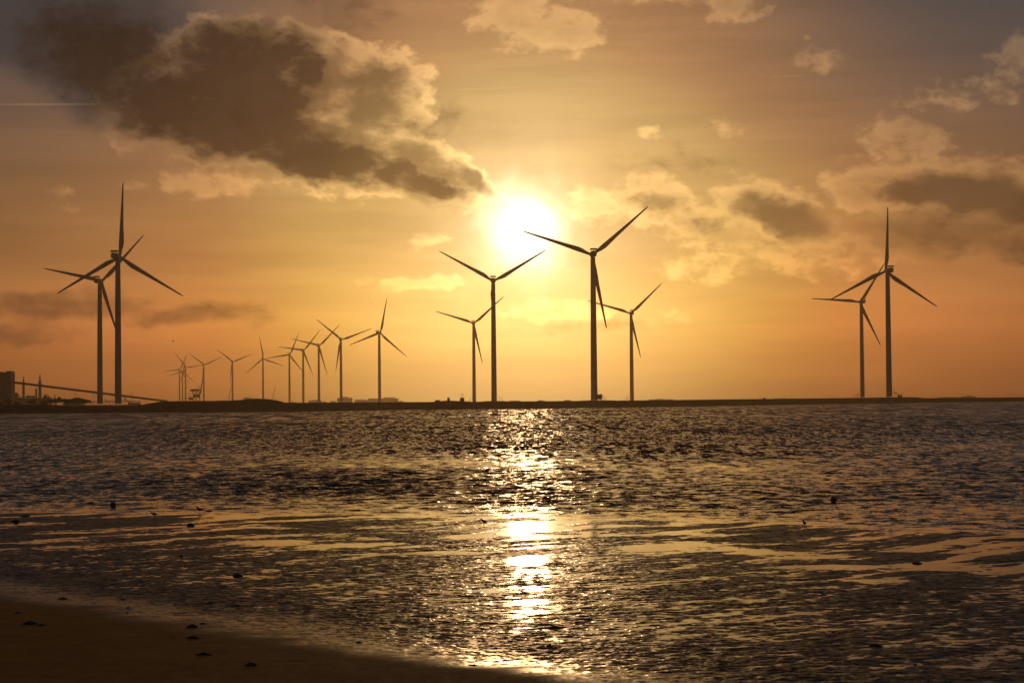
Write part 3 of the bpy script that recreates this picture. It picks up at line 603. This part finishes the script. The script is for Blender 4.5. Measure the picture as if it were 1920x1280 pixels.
MB().box((0, 0, .95), (2.6, 1.7, 1.3), .3, .15).build('body', M_WHITE, h_); MB().box((-1.35, -.45, .7), (.9, 1.6, .8), .3, .12).build('bonnet', M_WHITE, h_)
for x, y in ((-1.1, -.95), (.9, -.4), (-1.4, .4), (.6, .9)): MB().tube((x, y - .1, .33), (x, y + .1, .33), .33, .33, 10).build('wheel', M_DARK, h_)
c3 = bpy.data.objects['wind_turbine.015']; Yt = c3.location.y - 2
tb = empty('transformer_cabin', (0, 0, 0), 'boxy cabin on stilts at the foot of the tallest turbine right of the sun', 'cabin')
seen_box(MB(), 1119.9, 739.6, 1129, 748.4, Yt, 4, .15).build('cabin', M_CLAD, tb); seen_box(MB(), 1119.2, 739.0, 1129.7, 739.55, Yt - .4, 4.8).build('roof', M_DARK, tb)
for px in (1121, 1124.5, 1128): p = at(px, 748.4, Yt + 2); MB().tube((p.x, Yt + 1.5, 3.8), (p.x, Yt + 1.5, p.z), .16, .16, 6).build('leg', M_GREY, tb)
p, q = at(1129.2, 748.6, Yt + 2), at(1136, 752, Yt + 2); mb = MB()
for dy in (-.7, .7): mb.tube((p.x, p.y + dy, p.z), (q.x, q.y + dy, 3.8), .12, .12, 4); mb.tube((p.x, p.y + dy, p.z + 1.0), (q.x, q.y + dy, 4.8), .05, .05, 4)
for e in range(9): mb.box((p.x + (q.x - p.x) * e / 9, p.y, p.z + (3.8 - p.z) * e / 9), (.3, 1.3, .06))
mb.build('stair', M_GREY, tb)
def post(px, ytop, lab, kind, group='posts along the far bank'):
    Y = bank_y(px); b0 = stand(px, Y, -.2); ht = at(px, ytop, Y).z - b0.z; o = empty('marker_post', b0, lab, 'post', group)
    MB().tube((0, 0, 0), (0, 0, ht), .085, .06, 6).build('pole', M_DARK, o)
    if kind == 'ball': MB().lathe([(.05, ht - .1), (.3, ht + .08), (.36, ht + .32), (.3, ht + .56), (.05, ht + .72)], k=10).build('ball_top', M_DARK, o)
    elif kind == 'box': MB().box((0, 0, ht + .3), (.8, .25, .75), 0, .05).build('sign_board', M_DARK, o)
    elif kind == 'lamp': MB().lathe([(.12, ht), (.28, ht + .12), (.28, ht + .55), (.05, ht + .75)], k=10).build('lantern', M_DARK, o); MB().box((0, 0, ht * .55), (.55, .55, .12)).build('platform', M_DARK, o)
    else: MB().tube((0, 0, ht), (0, 0, ht + 1.2), .03, .02, 4).build('whip', M_DARK, o)
post(1094.4, 746, 'short bare post left of the tallest turbine right of the sun', 'pole'); post(1425.7, 744.6, 'ball topped post left of the small humped hut on the right bank', 'ball')
post(1466.6, 739.8, 'bare pole just left of the lantern post', 'pole'); post(1482.9, 737.6, 'post with lantern and small platform on the right bank', 'lamp'); post(1549.5, 733, 'tallest thin bare pole on the right bank, left of the far turbine pair', 'pole')
post(1751, 740.6, 'post with square board, nearest the far right turbine pair', 'box'); post(1803, 740.2, 'middle of three board topped posts right of the turbine pair', 'box'); post(1895.7, 739.0, 'board topped post nearest the right edge', 'box')
h_ = empty('pump_hut', stand(1433.3, bank_y(1433), -.2), 'small humped hut beside the ball topped post', 'hut')
MB().lathe([(1.0, 0), (1.0, .7), (.75, 1.15), (.3, 1.4)], k=12).build('dome', M_CONC, h_); MB().box((0, -1.0, .45), (.5, .12, .8)).build('door', M_DARK, h_)
h_ = empty('radar_station', stand(1689, bank_y(1689), -.2), 'squat radar cabin with short mast right of the taller far right turbine', 'radar cabin')
MB().box((-1.3, 0, .9), (2.6, 2.4, 2.0), 0, .15).build('cabin', M_CLAD, h_); MB().lathe([(.85, 1.9), (.9, 2.3), (.6, 2.75), (.1, 2.95)], (-1.6, 0, 0), 12).build('dome', M_CLAD, h_)
MB().loft([[(.3, -.5, 0), (1.5, -.5, 0), (1.5, .5, 0), (.3, .5, 0)], [(.7, -.2, 3.4), (1.1, -.2, 3.4), (1.1, .2, 3.4), (.7, .2, 3.4)]], False).build('tower', M_CLAD, h_)
MB().tube((.9, 0, 3.4), (.9, 0, 6.0), .08, .05, 5).tube((.3, 0, 4.4), (1.5, 0, 4.4), .06, .06, 4).tube((.5, 0, 5.1), (1.3, 0, 5.1), .05, .05, 4).build('mast', M_DARK, h_)

# ------------------------------------------------------------------ trees and bushes on the left bank, woods on the horizon
def crown_mesh(rx, ry, rz, nleaf, seed, ls, lumps=7):
    rg = random.Random(seed); cs = [(rg.uniform(-.6, .6) * rx, rg.uniform(-.6, .6) * ry, rg.uniform(-.35, .6) * rz, rg.uniform(.35, .6)) for _ in range(lumps)]; mb = MB()
    for i in range(nleaf):
        cx, cy, cz, r = cs[i % lumps]; d = Vector((rg.gauss(0, 1), rg.gauss(0, 1), rg.gauss(0, 1))).normalized() * (rg.random() ** .4)
        c = Vector((cx + d.x * rx * r, cy + d.y * ry * r, cz + d.z * rz * r)); a = Vector((rg.gauss(0, 1), rg.gauss(0, 1), rg.gauss(0, 1))).normalized(); b = a.orthogonal().normalized(); e = ls * rg.uniform(.6, 1.4)
        mb.add([c - a * e, c + b * e * .6, c + a * e, c - b * e * .6], [(0, 1, 2, 3)])
    return mb
def tree(px, Y, ht, wd, lab, seed, bush=False):
    p = at(px, 755, Y); o = empty('bush' if bush else 'broadleaf_tree', (p.x, Y, GZ - .4), lab, 'bush' if bush else 'tree', 'bushes and trees on the left bank')
    rz = ht * (.5 if bush else .36); cz = ht - rz
    cm = crown_mesh(wd / 2, wd / 2, rz, 420, seed, wd * .075); oc = cm.build('crown', M_LEAF, o); oc.location = (0, 0, cz)
    mb = MB(); mb.tube((0, 0, 0), (.1, 0, cz), ht * .035, ht * .02, 7)
    for k in range(4): a = k * 1.6 + seed; mb.tube((.05, 0, cz * .75), (math.cos(a) * wd * .25, math.sin(a) * wd * .25, cz + rz * .3), ht * .016, ht * .006, 5)
    mb.build('trunk', M_BARK, o)
for i, (px, ht, wd, lab) in enumerate(((16, 5.2, 7.5, 'low bush below the right corner of the dark block'), (-2, 4.0, 8, 'low bush cut by the left edge'), (60, 5.6, 6.5, 'lone rounded tree between the two lattice stacks'), (97, 5.6, 7, 'leftmost tree of the dark row under the conveyor'), (106, 6.4, 8, 'second tree from the left in the dark row under the conveyor'),
        (116, 6.8, 8, 'tallest crowned tree of the dark row under the conveyor'), (126, 5.8, 7.5, 'tree at the centre of the dark row, below the warehouse vent'), (136, 6.0, 8, 'tree just right of the centre of the dark row'), (147, 6.5, 8, 'broad tree under the right end of the warehouse roof'), (158, 5.6, 7, 'rightmost but one tree of the dark row'), (165, 4.6, 5.5, 'rightmost small tree of the dark row, left of the turbine towers'), (34, 4.2, 7, 'low bush under the domed vessel'), (80, 4.4, 7, 'low bush under the stepped house'))):
    tree(px, 1500 + (i % 3) * 25, ht, wd, lab, i + 3, ht < 4.5)
wmb = MB(); rgw = random.Random(9)
for x0, x1, yt in ((603, 612, 752.3), (618, 631, 751.2), (746, 757, 751.5), (1008, 1020, 750.2), (955, 975, 750.8), (1058, 1070, 750), (1217, 1226, 748.8), (1226, 1246, 747.0), (1246, 1262, 748.6), (1452, 1490, 746.8), (1760, 1795, 744.6), (1803, 1828, 741.6), (540, 556, 753.3)):
    Yw = 7000
    for k in range(int((x1 - x0) * 26)):
        f = rgw.random(); px = x0 + f * (x1 - x0); env = math.sin(math.pi * f) ** .5 * (.7 + .3 * math.sin(f * 17 + x0))
        top = at(px, yt, Yw).z - GZ; p = at(px, 750, Yw); zz = GZ + rgw.random() * max(1.5, top * env); e = rgw.uniform(1.2, 2.6); a = Vector((rgw.gauss(0, 1), 0, rgw.gauss(0, 1))).normalized(); b = Vector((-a.z, .3, a.x)); c = Vector((p.x, Yw + rgw.uniform(-25, 25), zz))
        wmb.add([c - a * e, c + b * e * .7, c + a * e, c - b * e * .7], [(0, 1, 2, 3)])
tag(wmb.build('distant_woods', M_LEAF), kind='stuff')

# ------------------------------------------------------------------ on the flats: birds, buoys, seaweed, stones
def ring(c, t, r, k=10, sq=1.0):
    t = Vector(t).normalized(); s_ = Vector((0, 1, 0)); u_ = t.cross(s_).normalized(); return [Vector(c) + s_ * (r * math.cos(6.28319 * i / k)) + u_ * (r * sq * math.sin(6.28319 * i / k)) for i in range(k)]
def bird_proto(stoop=0.0):
    o = empty('shorebird', (0, 0, 0), 'x', 'bird', 'birds at the water edge')
    sp = [(-.142, .232 - stoop, .003), (-.112, .238 - stoop, .008), (-.104, .241 - stoop, .019), (-.085, .246 - stoop, .027), (-.062, .236 - stoop, .027), (-.046, .212 - stoop * .6, .030), (-.025, .182 - stoop * .3, .046), (.012, .158, .056), (.055, .148, .052), (.10, .142, .034), (.14, .138, .017), (.185, .132, .006)]
    rings = []
    for i, (x, zz, r) in enumerate(sp):
        a, b = sp[max(0, i - 1)], sp[min(len(sp) - 1, i + 1)]; rings.append(ring((x, 0, zz), (b[0] - a[0], 0, b[1] - a[1]), r))
    mb = MB(); mb.loft(rings); mb.build('body', M_FEATHER, o)
    for y in (-1, 1):
        w_ = MB(); w_.loft([ring((x, y * yo, zz), (1, 0, -.12), r, 8, .55) for x, yo, zz, r in ((-.02, .034, .185, .012), (.01, .047, .175, .030), (.06, .046, .160, .034), (.11, .032, .148, .020), (.17, .014, .136, .005))]); w_.build('wing', M_WING, o)
        l_ = MB(); l_.tube((.02, y * .018, .112), (.012, y * .018, .058), .006, .0045, 5).tube((.012, y * .018, .058), (.022, y * .018, .004), .004, .004, 5)
        for a in (-.5, 0, .5): l_.tube((.022, y * .018, .005), (.022 - .032 * math.cos(a), y * .018 + .032 * math.sin(a), .003), .003, .002, 4)
        l_.build('leg', M_BEAK, o)
    return o
for i, (px, py, sc_, rz, st_, lab) in enumerate(((373, 961.5, 1.05, .25, 0, 'upright bird wading farther left, right of the orange left buoy'), (288, 970.5, 1.0, -.1, .05, 'hunched bird with outstretched neck, nearest the left buoy'), (906, 983.5, .92, .2, .012, 'plump bird on the bright wet edge just left of the sun glitter'), (1508, 987.5, .95, 1.0, .006, 'rounded bird alone at the water edge on the right side'))):
    o = bird_proto(st_); o['label'] = lab; q = shore_pt(px, py); o.location = (q.x, q.y, q.z - .002); o.scale = (sc_,) * 3; o.rotation_euler = (0, 0, rz)
fb_ = empty('flying_bird', at(324, 640, 420), 'tiny dark bird flying low above the left turbines', 'bird')
MB().loft([ring((x, 0, 0), (1, 0, 0), r, 8) for x, r in ((-.2, .008), (-.16, .04), (0, .07), (.15, .045), (.26, .015))]).build('body', M_WING, fb_)
for y in (-1, 1): MB().add([(-.06, y * .04, .02), (.08, y * .04, .02), (.06, y * .3, .16), (-.07, y * .3, .16), (.08, y * .58, .10), (.02, y * .6, .10), (-.06, y * .04, .0), (.08, y * .04, .0), (.06, y * .3, .145), (-.07, y * .3, .145), (.08, y * .58, .092), (.02, y * .6, .092)], [(0, 1, 2, 3), (3, 2, 4, 5), (9, 8, 7, 6), (11, 10, 8, 9), (0, 3, 9, 6), (1, 7, 8, 2), (3, 5, 11, 9), (2, 8, 10, 4), (4, 10, 11, 5)]).build('wing', M_WING, fb_)
fb_.rotation_euler = (0, 0, .5)
for px, py, r, lab in ((212, 948.5, .128, 'round orange buoy floating off the left shore'), (1563, 939.5, .138, 'round dark orange buoy bobbing on the right among waves')):
    q = ground(px, py, .02); o = empty('buoy', (q.x, q.y, .02), lab, 'buoy', 'round buoys near the shore'); mb = MB()
    mb.lathe([(max(.002, r * math.sin(math.pi * k / 14)), r * .55 - r * math.cos(math.pi * k / 14)) for k in range(15)], k=22).build('float', M_RED, o)
    MB().lathe([(r * .2, r * 1.5), (r * .24, r * 1.62), (r * .12, r * 1.72)], k=12).build('eye', M_DARK, o); mb = MB()
    for e in range(16): a, b = 6.2832 * e / 16, 6.2832 * (e + 1) / 16; mb.tube((r * 1.01 * math.cos(a), r * 1.01 * math.sin(a), r * .55), (r * 1.01 * math.cos(b), r * 1.01 * math.sin(b), r * .55), r * .05, r * .05, 5, False)
    mb.build('rope', M_DARK, o)
def weed(px, py, wpx, hpx, lab, seed, name='seaweed_clump', cat='seaweed', group='seaweed clumps on the flats', rock=False):
    q = shore_pt(px, py); sc_ = q.y / FPX; wd, ht = wpx * sc_ * .46, hpx * sc_ * .85; rg = random.Random(seed); mb = MB(); nr, nk = 7, 22; rings = []
    off = [rg.uniform(0, 6.28) for _ in range(6)]
    for j in range(nr):
        f = j / (nr - 1); rr = []
        for i in range(nk):
            a = 6.28319 * i / nk; k = 1 + (.10 if rock else .22) * math.sin(2 * a + off[0]) + (.07 if rock else .18) * math.sin(3 * a + off[1] + 2 * f) + (.04 if rock else .16) * math.sin(7 * a + off[2] + 5 * f) + rg.uniform(-.06, .06)
            rad = (1 - f ** (2.6 if rock else 1.5)) * k + .01; zz = f * ht * (1 + .25 * math.sin(a + off[3]) * (1 - f)) + (0 if rock else rg.uniform(0, .12) * ht)
            rr.append((rad * wd * math.cos(a), rad * wd * .75 * math.sin(a), zz - .01))
        rings.append(rr)
    mb.loft(rings, rock); o = mb.build(name, M_ROCK if rock else M_WEED)
    o.location = q; tag(o, lab, cat, group)
    if not rock:
        f_ = MB()
        for k in range(max(5, int(wpx / 4))):
            a = rg.uniform(0, 6.28); L = wd * rg.uniform(.7, 1.45); z0 = ht * rg.uniform(.1, .8); pts = []
            for e in range(5): g = e / 4; pts.append(Vector((math.cos(a + g * rg.uniform(-.5, .5)) * L * g, math.sin(a) * L * .6 * g, max(.004, z0 * (1 - g) + ht * .35 * math.sin(g * 3.1) * rg.random()))))
            for e in range(4): f_.tube(pts[e], pts[e + 1], wd * .05 * (1.15 - e * .22), wd * .05 * (.93 - e * .22), 4)
        f_.build('frond', M_WEED, o)
    return o
WEED = [(55, 1171, 30, 9, 'largest peaked seaweed heap on the sand at far left'), (78, 1173.5, 18, 4, 'flat seaweed scrap touching the largest heap'), (32, 1150, 15, 4, 'small flat clump above the largest heap, near the left edge'), (361, 1176, 22, 8, 'peaked seaweed clump, upper of the stacked pair left of centre'), (380, 1170, 15, 4, 'low ragged clump just right of the upper peaked clump'), (363, 1197, 24, 7, 'peaked seaweed clump, lower of the stacked pair left of centre'),
        (326, 1195, 10, 2.5, 'thin scrap left of the lower peaked clump'), (381, 1229, 31, 7, 'wide loopy seaweed clump below the stacked pair'), (470, 1248, 27, 8, 'loopy seaweed clump nearest the bottom on the sand'), (118, 1123, 20, 5, 'ragged seaweed strip along the top edge of the sand at left'), (230, 1122.5, 13, 3.5, 'small scrap on the sand edge between the ragged strip and the centre'), (395, 1131, 20, 5.5, 'seaweed clump at the pool edge, left of its longer neighbour'), (440, 1136, 23, 4, 'long low seaweed strip right of the pool edge clump'),
        (240, 1140, 10, 3, 'small dark scrap below the sand edge strip'), (238, 1149, 10, 2.5, 'thin scrap under the small dark one on the sand'), (170, 944, 18, 4.5, 'dark weed tangle in the shallows left of the orange buoy'), (48, 968, 20, 3.5, 'weed mound at the water edge, far left'), (30, 978, 16, 6, 'taller dark weed tuft at the far left edge of the flats'), (983, 1112, 22, 4, 'flat weed strip crossing the sun glitter'), (1040, 1175, 26, 4, 'thin weed strip right of the glitter, above the round stone'),
        (888, 1247, 18, 3.5, 'weed strip at bottom centre, lower of two'), (893, 1239, 11, 3, 'weed strip at bottom centre, upper of two'), (673, 1204, 11, 4, 'small twiggy scrap on the sand edge at centre left'), (1640, 1211, 28, 7, 'largest dark seaweed clump on the right flats'), (1488, 1252, 17, 5, 'seaweed clump near the bottom, left of the largest right one'), (1423, 1252, 13, 4, 'small clump near the bottom, left of its bigger neighbour'), (1348, 1250, 12, 3.5, 'tiny clump near the bottom right of the glitter'), (1387, 1280, 14, 5, 'clump cut by the bottom edge right of centre'),
        (1790, 1128, 30, 4, 'long thin weed strip on the far right flats'), (1720, 1056, 22, 5, 'dark weed strip beside the bright right pools'), (1453, 1168, 9, 3, 'tiny weed scrap left of the speckled right flats centre'), (1563, 1185, 9, 3, 'tiny weed scrap above the largest right clump'), (392, 958.5, 14, 3, 'floating scrap right of the upright wading bird')]
for i, wd_ in enumerate(WEED): weed(*wd_, 40 + i)
for i, wd_ in enumerate([(357, 985, 15, 7, 'squarish dark stone below the wading birds'), (340, 1043, 6, 5, 'small round stone alone on the left flats'), (446, 1079.5, 20, 8, 'largest humped stone on the left flats'), (1030, 1210, 12, 6, 'round stone on the wet sand right of the glitter'), (1716, 1246, 7, 4, 'small stone at bottom right, right of the largest clump'), (678, 1068, 6, 3, 'small stone on the flats left of the glitter'), (812, 1192, 6, 3, 'tiny stone on wet sand left of the glitter'), (1322, 1090, 8, 3, 'small flat stone right of the glitter on the flats')]):
    weed(*wd_, 90 + i, 'stone', 'stone', 'stones on the flats', True)

# ------------------------------------------------------------------ the air
HZ = .000085
hm = bpy.data.materials.new('haze_air'); hm.use_nodes = True; hm.node_tree.nodes.clear(); t = NT(hm.node_tree)
vol = t.node('ShaderNodeVolumePrincipled', {'Color': (.97, .76, .54), 'Density': HZ, 'Anisotropy': .8})
t.t.links.new(vol.outputs[0], t.node('ShaderNodeOutputMaterial').inputs['Volume'])
hz_o = MB().box((0, 4450, 98), (19600, 10900, 206)).build('haze', hm); tag(hz_o, kind='stuff')
